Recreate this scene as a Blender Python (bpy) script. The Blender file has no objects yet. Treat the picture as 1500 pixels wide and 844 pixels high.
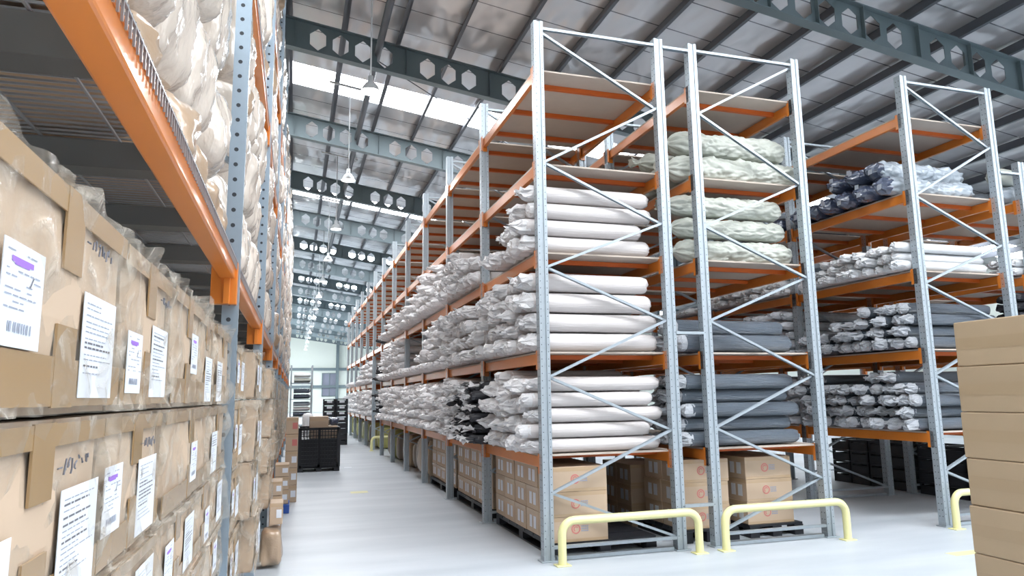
import bpy, bmesh, math, random
from math import sin, cos, pi, radians, sqrt
from mathutils import Vector, Matrix, noise
rnd = random.Random(7)
scn = bpy.context.scene
COL = scn.collection

# ------------------------------------------------------------------ camera
H = 1.65
F_PX, YAW, PITCH, ROLL = 1031.34, 0.3002, 0.1520, -0.0145
cy_, sy_, cp_, sp_ = cos(YAW), sin(YAW), cos(PITCH), sin(PITCH)
fwd = Vector((sy_*cp_, cy_*cp_, sp_)); rgt = Vector((cy_, -sy_, 0)); upv = rgt.cross(fwd)
r2 = cos(ROLL)*rgt + sin(ROLL)*upv; u2 = -sin(ROLL)*rgt + cos(ROLL)*upv
cam_d = bpy.data.cameras.new('camera'); cam = bpy.data.objects.new('camera', cam_d); COL.objects.link(cam)
M = Matrix.Identity(4)
for i in range(3):
    M[i][0] = r2[i]; M[i][1] = u2[i]; M[i][2] = -fwd[i]
M[2][3] = H
cam.matrix_world = M
cam_d.sensor_width = 36; cam_d.lens = F_PX*36/1500; cam_d.clip_start = .05; cam_d.clip_end = 300
scn.camera = cam
vs = scn.view_settings
vs.view_transform = 'Standard'; vs.look = 'None'; vs.gamma = 1; vs.use_curve_mapping = False; vs.exposure = -0.63
try:
    scn.cycles.max_bounces = 8; scn.cycles.diffuse_bounces = 4; scn.cycles.glossy_bounces = 4
    scn.cycles.transparent_max_bounces = 16; scn.cycles.use_denoising = True
    scn.cycles.sample_clamp_indirect = 4.0
    scn.cycles.caustics_reflective = False; scn.cycles.caustics_refractive = False
except Exception: pass

# ------------------------------------------------------------------ materials
def srgb(r, g, b):
    f = lambda c: (c/255/12.92 if c/255 <= .04045 else ((c/255+.055)/1.055)**2.4)
    return (f(r), f(g), f(b), 1)
MATS = {}
def mat(name, col, rough=.5, metal=0, coat=0, bump=None, var=None, obj_rand=0, spec=.5, emit=None, sheen=0):
    """bump=(scale, strength, (sx,sy,sz)); var=(scale, amount, (sx,sy,sz)) brightness noise in the base colour"""
    m = bpy.data.materials.new(name); m.use_nodes = True
    nt = m.node_tree; N = nt.nodes; L = nt.links; N.clear()
    out = N.new('ShaderNodeOutputMaterial'); b = N.new('ShaderNodeBsdfPrincipled'); L.new(b.outputs[0], out.inputs[0])
    b.inputs['Base Color'].default_value = col; b.inputs['Roughness'].default_value = rough
    b.inputs['Metallic'].default_value = metal; b.inputs['Coat Weight'].default_value = coat
    b.inputs['Coat Roughness'].default_value = .13; b.inputs['Specular IOR Level'].default_value = spec
    if emit: b.inputs['Emission Color'].default_value = emit[0]; b.inputs['Emission Strength'].default_value = emit[1]
    if bump or var or obj_rand:
        tc = N.new('ShaderNodeTexCoord'); oi = N.new('ShaderNodeObjectInfo')
        add = N.new('ShaderNodeVectorMath'); add.operation = 'MULTIPLY_ADD'
        cmb = N.new('ShaderNodeCombineXYZ')
        for k in range(3): L.new(oi.outputs['Random'], cmb.inputs[k])
        L.new(cmb.outputs[0], add.inputs[0]); add.inputs[1].default_value = (37, 53, 71); L.new(tc.outputs['Object'], add.inputs[2])
        def tex(sc, st):
            mp = N.new('ShaderNodeMapping'); mp.inputs['Scale'].default_value = st; L.new(add.outputs[0], mp.inputs[0])
            n = N.new('ShaderNodeTexNoise'); n.inputs['Scale'].default_value = sc; n.inputs['Detail'].default_value = 4; n.inputs['Roughness'].default_value = .55
            L.new(mp.outputs[0], n.inputs['Vector']); return n
        src = None
        if var or obj_rand:
            h = N.new('ShaderNodeHueSaturation'); h.inputs['Color'].default_value = col
            val = N.new('ShaderNodeMath'); val.operation = 'MULTIPLY_ADD'
            if var:
                n = tex(var[0], var[2] if len(var) > 2 else (1, 1, 1))
                L.new(n.outputs['Fac'], val.inputs[0]); val.inputs[1].default_value = var[1]*2; val.inputs[2].default_value = 1-var[1]
            else:
                val.inputs[0].default_value = 0; val.inputs[2].default_value = 1
            v2 = N.new('ShaderNodeMath'); v2.operation = 'MULTIPLY_ADD'
            L.new(oi.outputs['Random'], v2.inputs[0]); v2.inputs[1].default_value = obj_rand*2; v2.inputs[2].default_value = 1-obj_rand
            v3 = N.new('ShaderNodeMath'); v3.operation = 'MULTIPLY'; L.new(val.outputs[0], v3.inputs[0]); L.new(v2.outputs[0], v3.inputs[1])
            L.new(v3.outputs[0], h.inputs['Value']); L.new(h.outputs[0], b.inputs['Base Color'])
        if bump:
            n = tex(bump[0], bump[2] if len(bump) > 2 else (1, 1, 1))
            bp = N.new('ShaderNodeBump'); bp.inputs['Strength'].default_value = bump[1]; bp.inputs['Distance'].default_value = .02
            L.new(n.outputs['Fac'], bp.inputs['Height']); L.new(bp.outputs[0], b.inputs['Normal'])
            if coat: L.new(bp.outputs[0], b.inputs['Coat Normal'])
    MATS[name] = m
    return m
galv   = mat('galvanised_steel', srgb(174, 184, 192), .42, .45, var=(25, .12), obj_rand=.05)
galvd  = mat('galvanised_holes', srgb(45, 50, 56), .7)
blue_galv = mat('blue_grey_steel', srgb(150, 165, 178), .4, .45, var=(18, .08))
orange = mat('orange_paint', srgb(208, 120, 44), .32, 0, coat=.4, var=(3, .07))
orange_d = mat('orange_bar_paint', srgb(196, 92, 30), .45, 0, var=(3, .08))
board  = mat('chipboard', srgb(190, 177, 166), .75, var=(9, .06), spec=.2)
white_roll = mat('white_roll_film', srgb(214, 208, 207), .42, 0, coat=.35, bump=(7, .35, (.35, 1.6, 1.6)), var=(3, .03), obj_rand=.05)
white_end  = mat('white_bunched_film', srgb(236, 235, 237), .3, 0, coat=.6, bump=(22, .6), var=(14, .07), obj_rand=.06)
clear_white = mat('pale_bubble_film', srgb(240, 242, 245), .3, 0, coat=.5, bump=(12, .45), obj_rand=.05)
grey_roll = mat('grey_fabric_film', srgb(86, 97, 110), .28, 0, coat=1, bump=(7, 1.0, (.55, 2.0, 2.0)), var=(6, .3, (.5, 1.8, 1.8)), obj_rand=.12)  # pale streaks in the colour stand in for highlights along the film
grey_end = mat('silver_bunched_film', srgb(210, 214, 221), .25, 0, coat=.8, bump=(20, .8), var=(16, .22), obj_rand=.08)
navy_roll = mat('navy_fabric_film', srgb(62, 70, 90), .25, 0, coat=1, bump=(9, .8, (.7, 1.4, 1.4)), var=(10, .3), obj_rand=.1)
silver_roll = mat('silver_fabric_film', srgb(168, 178, 188), .25, 0, coat=.8, bump=(8, .8, (.6, 1.5, 1.5)), var=(7, .2), obj_rand=.05)
black_roll = mat('black_fabric', srgb(28, 28, 36), .5, 0, coat=.4, bump=(8, .4), obj_rand=.1)
sage   = mat('sage_sack_fabric', srgb(186, 189, 180), .5, 0, coat=.2, bump=(5, .9, (.7, 1.4, 1.4)), var=(4, .06), obj_rand=.03)
carton = mat('carton_board', srgb(190, 168, 146), .6, var=(6, .05), obj_rand=.05, spec=.25)
carton_d = mat('kraft_board', srgb(160, 139, 114), .62, var=(5, .05), obj_rand=.06, spec=.25)
tape   = mat('parcel_tape', srgb(162, 134, 98), .25, 0, coat=.6)
tape_k = mat('brown_seam_tape', srgb(153, 131, 104), .45, 0, coat=.2)
tape_c = mat('clear_tape', srgb(184, 158, 128), .3, 0, coat=.5)
paper  = mat('label_paper', srgb(228, 233, 242), .5, spec=.3)
ink    = mat('label_ink', srgb(150, 156, 172), .6)
ink_d  = mat('black_ink', srgb(104, 104, 112), .6)
violet = mat('violet_stamp', srgb(150, 110, 200), .6)
red_i  = mat('red_print', srgb(196, 116, 112), .6)
yellow = mat('yellow_paint', srgb(236, 232, 172), .4, 0, coat=.3, var=(5, .03))
black_pl = mat('black_plastic', srgb(34, 36, 42), .45)
blue_pl = mat('blue_plastic', srgb(40, 80, 160), .4)
wiremat = mat('zinc_wire', srgb(150, 152, 156), .4, .5)
channel = mat('grey_channel_steel', srgb(84, 86, 88), .45, .4)
cream  = mat('cream_bundle_film', srgb(214, 202, 190), .25, 0, coat=.9, bump=(7, 1.0, (1, 1.4, .45)), var=(3, .08), obj_rand=.07)
kraft_bundle = mat('brown_bundle_film', srgb(170, 146, 122), .3, 0, coat=.6, bump=(7, .6), var=(4, .15), obj_rand=.06)
olive  = mat('olive_cover', srgb(168, 166, 104), .6, bump=(5, .3), obj_rand=.08)
taupe  = mat('taupe_wrap', srgb(150, 138, 128), .4, 0, coat=.4, bump=(7, .4), obj_rand=.1)
rafter_m = mat('grey_green_steel', srgb(104, 118, 124), .45, .15, var=(1.2, .05))
purlin_m = mat('dark_grey_steel', srgb(86, 90, 98), .5, .2)
lampm  = mat('lamp_housing', srgb(236, 240, 243), .4, .3)
wall_m = mat('pale_green_wall', srgb(236, 243, 236), .7, spec=.2)
win_m  = mat('window_glass_grey', srgb(130, 134, 150), .2, 0, coat=.5)
light_m = mat('lamp_glow', (1, 1, 1, 1), .5, emit=((1, 1, 1, 1), 30))
sky_m  = mat('skylight_sheet', (.9, .92, .95, 1), .5, emit=((.93, .97, 1, 1), 24))

def roof_material():
    m = bpy.data.materials.new('foil_roof'); m.use_nodes = True; nt = m.node_tree; N = nt.nodes; L = nt.links; N.clear()
    out = N.new('ShaderNodeOutputMaterial'); b = N.new('ShaderNodeBsdfPrincipled'); L.new(b.outputs[0], out.inputs[0])
    b.inputs['Metallic'].default_value = .45; b.inputs['Roughness'].default_value = .26
    tc = N.new('ShaderNodeTexCoord'); sep = N.new('ShaderNodeSeparateXYZ'); L.new(tc.outputs['Object'], sep.inputs[0])
    # lapped foil seams every 0.95 m along the building
    a = N.new('ShaderNodeMath'); a.operation = 'DIVIDE'; L.new(sep.outputs['Y'], a.inputs[0]); a.inputs[1].default_value = .95
    fr = N.new('ShaderNodeMath'); fr.operation = 'FRACT'; L.new(a.outputs[0], fr.inputs[0])
    lt = N.new('ShaderNodeMath'); lt.operation = 'LESS_THAN'; L.new(fr.outputs[0], lt.inputs[0]); lt.inputs[1].default_value = .03
    n = N.new('ShaderNodeTexNoise'); n.inputs['Scale'].default_value = .9; n.inputs['Detail'].default_value = 2
    mp = N.new('ShaderNodeMapping'); mp.inputs['Scale'].default_value = (1.2, .55, 1); L.new(tc.outputs['Object'], mp.inputs[0]); L.new(mp.outputs[0], n.inputs['Vector'])
    mix = N.new('ShaderNodeMix'); mix.data_type = 'RGBA'; L.new(lt.outputs[0], mix.inputs['Factor'])
    mix.inputs[6].default_value = srgb(242, 242, 245); mix.inputs[7].default_value = srgb(110, 112, 118)
    L.new(mix.outputs[2], b.inputs['Base Color'])
    bp = N.new('ShaderNodeBump'); bp.inputs['Strength'].default_value = 1; bp.inputs['Distance'].default_value = .22
    L.new(n.outputs['Fac'], bp.inputs['Height']); L.new(bp.outputs[0], b.inputs['Normal'])
    return m
roof_m = roof_material()

def floor_material():
    m = bpy.data.materials.new('sealed_concrete'); m.use_nodes = True; nt = m.node_tree; N = nt.nodes; L = nt.links
    b = N['Principled BSDF']
    tc = N.new('ShaderNodeTexCoord')
    n = N.new('ShaderNodeTexNoise'); n.inputs['Scale'].default_value = .8; n.inputs['Detail'].default_value = 6
    mp = N.new('ShaderNodeMapping'); mp.inputs['Scale'].default_value = (.5, 2.2, 1); L.new(tc.outputs['Object'], mp.inputs[0]); L.new(mp.outputs[0], n.inputs['Vector'])
    r = N.new('ShaderNodeValToRGB'); r.color_ramp.elements[0].position = .3; r.color_ramp.elements[1].position = .7
    r.color_ramp.elements[0].color = srgb(176, 184, 192); r.color_ramp.elements[1].color = srgb(200, 206, 213)
    L.new(n.outputs['Fac'], r.inputs[0]); L.new(r.outputs[0], b.inputs['Base Color'])
    b.inputs['Roughness'].default_value = .42; b.inputs['Specular IOR Level'].default_value = .4
    return m
floor_m = floor_material()

def film_material():
    m = bpy.data.materials.new('clear_film'); m.use_nodes = True; nt = m.node_tree; N = nt.nodes; L = nt.links; N.clear()
    out = N.new('ShaderNodeOutputMaterial'); mix = N.new('ShaderNodeMixShader'); L.new(mix.outputs[0], out.inputs[0])
    tr = N.new('ShaderNodeBsdfTransparent'); tr.inputs[0].default_value = (.985, .985, .98, 1)
    pb = N.new('ShaderNodeBsdfPrincipled'); pb.inputs['Base Color'].default_value = srgb(226, 218, 205); pb.inputs['Roughness'].default_value = .12
    L.new(tr.outputs[0], mix.inputs[1]); L.new(pb.outputs[0], mix.inputs[2])
    tc = N.new('ShaderNodeTexCoord'); oi = N.new('ShaderNodeObjectInfo')
    cmb = N.new('ShaderNodeCombineXYZ'); [L.new(oi.outputs['Random'], cmb.inputs[k]) for k in range(3)]
    add = N.new('ShaderNodeVectorMath'); add.operation = 'MULTIPLY_ADD'; L.new(cmb.outputs[0], add.inputs[0]); add.inputs[1].default_value = (37, 53, 71); L.new(tc.outputs['Object'], add.inputs[2])
    n = N.new('ShaderNodeTexNoise'); n.inputs['Scale'].default_value = 9; n.inputs['Detail'].default_value = 5; n.inputs['Distortion'].default_value = 1.2
    L.new(add.outputs[0], n.inputs['Vector'])
    bp = N.new('ShaderNodeBump'); bp.inputs['Strength'].default_value = .9; bp.inputs['Distance'].default_value = .03
    L.new(n.outputs['Fac'], bp.inputs['Height']); L.new(bp.outputs[0], pb.inputs['Normal'])
    r = N.new('ShaderNodeMapRange'); r.inputs['From Min'].default_value = .46; r.inputs['From Max'].default_value = .74
    r.inputs['To Min'].default_value = .1; r.inputs['To Max'].default_value = .62
    L.new(n.outputs['Fac'], r.inputs[0]); L.new(r.outputs[0], mix.inputs[0])
    return m
film = film_material()

# ------------------------------------------------------------------ mesh builder
class MB:
    def __init__(s): s.v = []; s.f = []; s.m = []; s.sm = []
    def add(s, vs, fs, mi=0, smooth=False):
        o = len(s.v); s.v += [tuple(v) for v in vs]
        for f in fs: s.f.append([o+i for i in f]); s.m.append(mi); s.sm.append(smooth)
        return s
    def box(s, x0, x1, y0, y1, z0, z1, mi=0):
        return s.add([(x0,y0,z0),(x1,y0,z0),(x1,y1,z0),(x0,y1,z0),(x0,y0,z1),(x1,y0,z1),(x1,y1,z1),(x0,y1,z1)],
                     [(0,3,2,1),(4,5,6,7),(0,1,5,4),(1,2,6,5),(2,3,7,6),(3,0,4,7)], mi)
    def bevbox(s, x0, x1, y0, y1, z0, z1, b=.008, mi=0):
        bm = bmesh.new()
        bmesh.ops.create_cube(bm, size=1, matrix=Matrix.Translation(((x0+x1)/2,(y0+y1)/2,(z0+z1)/2)) @ Matrix.Diagonal((x1-x0,y1-y0,z1-z0,1)))
        bmesh.ops.bevel(bm, geom=bm.edges[:], offset=b, segments=2, affect='EDGES', profile=.5)
        bm.verts.index_update()
        s.add([v.co[:] for v in bm.verts], [[v.index for v in f.verts] for f in bm.faces], mi); bm.free(); return s
    def bar(s, a, b, w, h, up=(0,0,1), mi=0, chan=False):
        """square bar a->b, w across, h along the up direction; chan makes it an open C section"""
        a = Vector(a); b = Vector(b); d = (b-a).normalized(); x = d.cross(Vector(up)).normalized(); y = x.cross(d)
        if chan:
            t = .006; P = [(-w/2,-h/2),(w/2,-h/2),(w/2,-h/2+t),(-w/2+t,-h/2+t),(-w/2+t,h/2-t),(w/2,h/2-t),(w/2,h/2),(-w/2,h/2)]
        else: P = [(-w/2,-h/2),(w/2,-h/2),(w/2,h/2),(-w/2,h/2)]
        n = len(P); vs = [a+x*p[0]+y*p[1] for p in P]+[b+x*p[0]+y*p[1] for p in P]
        fs = [(i,(i+1)%n,n+(i+1)%n,n+i) for i in range(n)]+[tuple(range(n))[::-1], tuple(range(n,2*n))]
        return s.add(vs, fs, mi)
    def prism(s, P, z0, z1, mi=0):
        n = len(P); vs = [(p[0],p[1],z0) for p in P]+[(p[0],p[1],z1) for p in P]
        return s.add(vs, [(i,(i+1)%n,n+(i+1)%n,n+i) for i in range(n)]+[tuple(range(n))[::-1], tuple(range(n,2*n))], mi)
    def tube(s, pts, r, n=8, mi=0, smooth=True):
        pts = [Vector(p) for p in pts]; rings = []; x = None
        for i, p in enumerate(pts):
            d = (pts[min(i+1,len(pts)-1)]-pts[max(i-1,0)]).normalized()
            if x is None: x = d.cross(Vector((.31,.17,.93)) if abs(d.z) < .9 else Vector((1,.2,.01)))
            x = (x-d*x.dot(d)).normalized(); y = d.cross(x)
            rings.append([p+x*r*cos(2*pi*k/n)+y*r*sin(2*pi*k/n) for k in range(n)])
        vs = [v for q in rings for v in q]; fs = []
        for i in range(len(pts)-1):
            for k in range(n): fs.append((i*n+k, i*n+(k+1)%n, (i+1)*n+(k+1)%n, (i+1)*n+k))
        s.add(vs, fs, mi, smooth)
        return s.add(rings[0]+rings[-1], [tuple(range(n))[::-1], tuple(range(n,2*n))], mi)
    def disc(s, c, nrm, r, n=6, mi=0):
        c = Vector(c); nrm = Vector(nrm); x = nrm.cross(Vector((0,0,1)) if abs(nrm.z) < .9 else Vector((1,0,0))).normalized(); y = nrm.cross(x)
        return s.add([c+x*r*cos(2*pi*k/n)+y*r*sin(2*pi*k/n) for k in range(n)], [tuple(range(n))], mi)
    def mesh(s, name, mats):
        me = bpy.data.meshes.new(name); me.from_pydata(s.v, [], s.f)
        for m in (mats if isinstance(mats, (list, tuple)) else [mats]): me.materials.append(m)
        me.polygons.foreach_set('material_index', s.m); me.polygons.foreach_set('use_smooth', s.sm); me.update()
        return me
    def build(s, name, mats, parent=None, loc=None, rot=None):
        return put(name, s.mesh(name, mats), parent, loc, rot)
def put(name, me, parent=None, loc=None, rot=None, scale=None):
    o = bpy.data.objects.new(name, me); COL.objects.link(o)
    if parent: o.parent = parent
    if loc is not None: o.location = loc
    if rot is not None: o.rotation_euler = rot
    if scale is not None: o.scale = scale
    return o
def tag(o, label, cat, group=None, kind=None):
    o['label'] = label; o['category'] = cat
    if group: o['group'] = group
    if kind: o['kind'] = kind
    return o
def root(name, label, cat, loc=(0,0,0), rz=0, group=None):
    o = bpy.data.objects.new(name, None); COL.objects.link(o); o.location = loc; o.rotation_euler = (0,0,rz); o.empty_display_size = .2
    return tag(o, label, cat, group)
def copy_tree(o, loc=None, rz=None, parent=None):
    c = o.copy(); COL.objects.link(c)
    if parent is not None: c.parent = parent
    if loc is not None: c.location = loc
    if rz is not None: c.rotation_euler = (0,0,rz)
    for ch in list(o.children): copy_tree(ch, parent=c)
    return c
def struct(o): o['kind'] = 'structure'; return o
ORD = ['first','second','third','fourth','fifth','sixth','seventh','eighth','ninth','tenth','eleventh','twelfth','thirteenth','fourteenth','fifteenth']
NUM = ['one','two','three','four','five','six','seven','eight','nine','ten','eleven','twelve','thirteen','fourteen','fifteen']

# ------------------------------------------------------------------ building shell
SL = -.150                       # roof slope per metre towards +X
ZT0 = 9.53                       # rafter top at X=0
XL, XR, YB, YE = -4.0, 24.0, -7.0, 90.0
ztop = lambda x: ZT0 + SL*x
struct(MB().box(-9, XR, YB, YE, -.2, 0).build('floor', floor_m))
RAFT_Y = [8.95] + [14.5+5.25*k for k in range(15)]
sky_bands = [(-4.6,-3.0), (1.0, 3.0)] + [(17.0+10.5*k, 18.25+10.5*k) for k in range(7)]  # first two bands are unseen, added for soft light on the near floor
zr = lambda x: ztop(x)+.24
edges = [YB-1] + [e for b in sky_bands for e in b] + [YE]
rmb = MB(); n_sky = 0
for i in range(len(edges)-1):
    y0, y1 = edges[i], edges[i+1]
    sec = lambda mb, z_off, th: mb.add([(XL,y0,zr(XL)+z_off),(XR,y0,zr(XR)+z_off),(XR,y1,zr(XR)+z_off),(XL,y1,zr(XL)+z_off),
                            (XL,y0,zr(XL)+z_off+th),(XR,y0,zr(XR)+z_off+th),(XR,y1,zr(XR)+z_off+th),(XL,y1,zr(XL)+z_off+th)],
                           [(0,3,2,1),(4,5,6,7),(0,1,5,4),(1,2,6,5),(2,3,7,6),(3,0,4,7)])
    if i % 2 == 0: sec(rmb, 0, .06)
    else:
        n_sky += 1
        struct(sec(MB(), .01, .03).build('window_%d' % n_sky, sky_m))
struct(rmb.build('ceiling', roof_m))
# purlins: z sections along the building
k = 0
for i in range(-3, 20):
    x = .84 + 1.155*i
    if x < XL+.2 or x > XR-.3: continue
    k += 1; z = ztop(x)
    mb = MB(); mb.box(x-.035, x-.028, YB, YE, z, z+.2); mb.box(x-.1, x-.028, YB, YE, z, z+.012); mb.box(x-.035, x+.05, YB, YE, z+.19, z+.2)
    struct(mb.build('trim_%d' % k, purlin_m))
# castellated rafters: web with real hexagonal openings
def rafter(idx, Y):
    dep = .66; mb = MB(); t = .012; P = .4655
    # cell grid along X: each cell P wide carries a hexagon unless it is a joint with stiffener
    P = .468; n0 = -8; x0 = .27+P*(n0-.5)+(.16 if idx == 0 else 0); cells = int((XR-.4-x0)/P)
    hw, hh, nk = .165, .245, .115
    for c in range(cells):
        xa = x0 + c*P; xb = xa+P; xc = (xa+xb)/2
        rel = round((xc-.27)/P)
        joint = rel in (-6, -1, 4, 8, 13, 21, 26, 31, 36, 41)
        zt = ztop(xc)-.02; zb = zt-dep+.04; zc = (zt+zb)/2
        za_t, zb_t = ztop(xa)-.02, ztop(xb)-.02
        q = lambda px, pz, yy: (px, yy, pz)
        for yy, flip in ((Y-t/2, False), (Y+t/2, True)):
            O = [(xa, za_t-dep+.04), (xb, zb_t-dep+.04), (xb, zb_t), (xa, za_t)]
            if joint:
                f = [(0,1,2,3)]; vs = [q(*p, yy) for p in O]
            else:
                Hx = [(xc-hw, zc-nk), (xc, zc-hh), (xc+hw, zc-nk), (xc+hw, zc+nk), (xc, zc+hh), (xc-hw, zc+nk)]
                vs = [q(*p, yy) for p in O+Hx]
                f = [(0,1,6,5,4),(0,4,9,3)] and [(0,5,4),(0,1,5),(1,6,5),(1,2,7,6),(2,8,7),(2,3,8),(3,9,8),(3,0,4,9)]
            mb.add(vs, [g[::-1] for g in f] if flip else f)
        if not joint:
            Hx = [(xc-hw, zc-nk), (xc, zc-hh), (xc+hw, zc-nk), (xc+hw, zc+nk), (xc, zc+hh), (xc-hw, zc+nk)]
            vs = [(p[0], Y-t/2, p[1]) for p in Hx]+[(p[0], Y+t/2, p[1]) for p in Hx]
            mb.add(vs, [(i2,(i2+1)%6,6+(i2+1)%6,6+i2) for i2 in range(6)])
        if joint or (idx == 0 and rel in (15, 17, 19, 24, 28)):
            xs_ = xc if joint else xa
            mb.box(xs_-.006, xs_+.006, Y-.085, Y+.085, ztop(xs_)-dep+.02, ztop(xs_)-.03)
    w = .095
    for off in (-.02, -dep):
        a = (x0, ztop(x0)+off); b = (XR-.4, ztop(XR-.4)+off)
        mb.add([(a[0],Y-w,a[1]),(b[0],Y-w,b[1]),(b[0],Y+w,b[1]),(a[0],Y+w,a[1]),(a[0],Y-w,a[1]+.02),(b[0],Y-w,b[1]+.02),(b[0],Y+w,b[1]+.02),(a[0],Y+w,a[1]+.02)],
               [(0,3,2,1),(4,5,6,7),(0,1,5,4),(1,2,6,5),(2,3,7,6),(3,0,4,7)])
    o = mb.build('roof_rafter_beam', rafter_m); struct(o)
for i, Y in enumerate(RAFT_Y): rafter(i, Y)
# long strut pipe under the purlins, and tie rods
k += 1; struct(MB().tube([(1.52, 2, 9.02), (1.52, YE, 9.02)], .075, 10).build('trim_%d' % k, purlin_m))
for Yc in (15.2, 25.7, 36.2):
    k += 1; struct(MB().tube([(1.6, Yc, 9.2), (7.4, Yc+4.2, 8.35)], .012, 6).build('trim_%d' % k, purlin_m))
# end wall with girts, columns, window
struct(MB().box(-9, XR, YE, YE+.25, 0, 11).build('wall_end', wall_m))
struct(MB().box(XR, XR+.25, YB, YE, 0, 7).build('wall_right', wall_m))
struct(MB().box(-4.3, -4.05, YB, YE, 0, 11).build('wall_left', wall_m))
gm = MB(); 
for z in (5.2, 3.1): gm.box(-4, XR, YE-.3, YE-.02, z-.16, z+.16)
k += 1; struct(gm.build('trim_%d' % k, rafter_m))
for x in (-2, 5.1, 12.2):
    k += 1; struct(MB().box(x-.18, x+.18, YE-.42, YE-.3, 0, ztop(x)).build('trim_%d' % k, rafter_m))
wf = MB()
for a in ((3.3,3.42,1.9,4.75),(4.98,5.1,1.9,4.75),(4.15,4.25,1.9,4.75)): wf.box(a[0],a[1],YE-.12,YE-.01,a[2],a[3])
wf.box(3.3,5.1,YE-.12,YE-.01,1.9,2.0); wf.box(3.3,5.1,YE-.12,YE-.01,4.65,4.75)
wo = struct(wf.build('window_%d' % (n_sky+1), rafter_m)); wp = MB().box(3.4,5.0,YE-.06,YE-.03,2,4.7).build('pane', win_m, wo)

# pendant high-bay lamps on rods under short brackets
lamp_me = MB()
pr_ = [(0.02,.32),(.05,.31),(.06,.2),(.12,.17),(.2,.08),(.24,.02),(.245,0)]
def lathe(prof, n=16, z_flip=False):
    mb = MB(); vs = []; fs = []
    for r, z in prof:
        for j in range(n): vs.append((r*cos(2*pi*j/n), r*sin(2*pi*j/n), z))
    for i in range(len(prof)-1):
        for j in range(n): fs.append((i*n+j, i*n+(j+1)%n, (i+1)*n+(j+1)%n, (i+1)*n+j))
    return mb.add(vs, fs, 0, True)
shade_me = lathe([(.17,0),(.165,.02),(.14,.08),(.09,.15),(.05,.18),(.045,.29),(.02,.3)]).mesh('lamp_shade', lampm)
bulb_me = lathe([(.001,.012),(.1,.015),(.155,.03)]).mesh('lamp_disc', light_m)
LX, LZ = 1.12, 6.9
for i in range(14):
    Y = 11.75 + 5.25*i
    nm = 'beside the nearest rafter' if i == 0 else '%s one down the aisle' % ORD[i]
    r = root('pendant_lamp', ('high-bay pendant lamp on a long white rod, %s' % nm), 'lamp', (LX, Y, LZ), 0, 'pendant lamps down the aisle')
    put('lamp_shade', shade_me, r); put('lamp_disc', bulb_me, r)
    zt = ztop(LX)-.03-LZ
    MB().tube([(0,0,.3),(0,0,zt)], .014, 6).build('rod', lampm, r)
    if i > 0: MB().bar((-.5,0,zt+.55*-SL*1-.02),(.62,0,zt-.62*-SL-.02), .05, .045).build('ceiling_bracket', lampm, r)
    ld = bpy.data.lights.new('lamp_light', 'AREA'); ld.shape = 'DISK'; ld.size = .4; ld.energy = 160; ld.color = (.95,.97,1)
    lo = bpy.data.objects.new('lamp_light', ld); COL.objects.link(lo); lo.parent = r; lo.location = (0,0,-.02)

ld = ld.copy(); ld.energy = 95; ld2 = ld.copy(); ld2.energy = 190
for i, (x, y, wh) in enumerate(((LX, 6.5, 'above the camera side of the main aisle'), (LX, 1.2, 'behind the camera over the main aisle'), (6.8, 3.2, 'unseen, added over the cross aisle'), (6.8, -2, 'added unseen over the floor behind camera'), (11.5, 1.5, 'unseen, added at the cross aisle far end'))):  # lamps off the main aisle row are added out of view to brighten the front
    r = root('pendant_lamp', 'high-bay pendant lamp on a long white rod, ' + wh, 'lamp', (x, y, LZ)); put('lamp_shade', shade_me, r); put('lamp_disc', bulb_me, r)
    MB().tube([(0,0,.3),(0,0,ztop(x)-.03-LZ)], .014, 6).build('rod', lampm, r)
    lo = bpy.data.objects.new('lamp_light', ld2 if y == 3.2 else ld); COL.objects.link(lo); lo.parent = r; lo.location = (0,0,-.02)
# unseen glowing panels added high on the side wall to brighten the far end
wl = MB()
for i in range(4): wl.box(-4.04, -3.98, 58+7.5*i, 63+7.5*i, 4.0, 6.6)
struct(wl.build('window_%d' % (n_sky+2), sky_m))

# ------------------------------------------------------------------ rack parts
def post_mesh(h, w=.11, d=.1, holes='small', detail=True, face=1):
    """post centred on 0,0; w along X, d along Y"""
    mb = MB(); a, b = w/2, d/2
    P = [(-a,-b),(-a*.35,-b),(-a*.25,-b+.012),(a*.25,-b+.012),(a*.35,-b),(a,-b),(a,b),(a*.4,b),(a*.4,b-.02),(-a*.4,b-.02),(-a*.4,b),(-a,b)]
    mb.prism(P, 0, h)
    if detail:
        z = .12
        while z < h-.04:
            for sx in (-1, 1):
                mb.disc((sx*(a+.0008), -b*.45, z), (sx,0,0), .008, 4, 1); mb.disc((sx*(a+.0008), b*.45, z), (sx,0,0), .008, 4, 1)
                mb.disc((sx*a*.68, -b-.0008, z+.03), (0,-1,0), .006, 4, 1)
            z += .075
    return mb.mesh('upright_post', [galv, galvd])
def post_mesh_round(h, w=.085, d=.09, pitch=.0885):
    mb = MB(); a, b = w/2, d/2
    P = [(-a,-b),(a,-b),(a,-b*.1),(a-.012,0),(a-.012,b),(-a+.012,b),(-a+.012,0),(-a,-b*.1)]
    mb.prism(P, 0, h)
    z = .05
    while z < h-.03:
        mb.disc((-.006,-b-.0008,z), (0,-1,0), .0125, 8, 1)
        mb.disc((a+.0008,-b*.5,z), (1,0,0), .010, 6, 1); z += pitch
    return mb.mesh('upright_post', [blue_galv, galvd])
HT = 5.82
post_big = post_mesh(HT); post_far = post_mesh(HT, detail=False); post_low = post_mesh(4.78)
foot_me = MB().bevbox(-.09,.09,-.07,.07,0,.012,.004).bevbox(-.06,-.045,-.05,.05,.012,.06,.003).mesh('foot_plate', galv)
LN1 = [5.71, 4.18, 3.01, 1.84, .66]; RN1 = [4.95, 3.57, 2.46, 1.26, .14]
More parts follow.
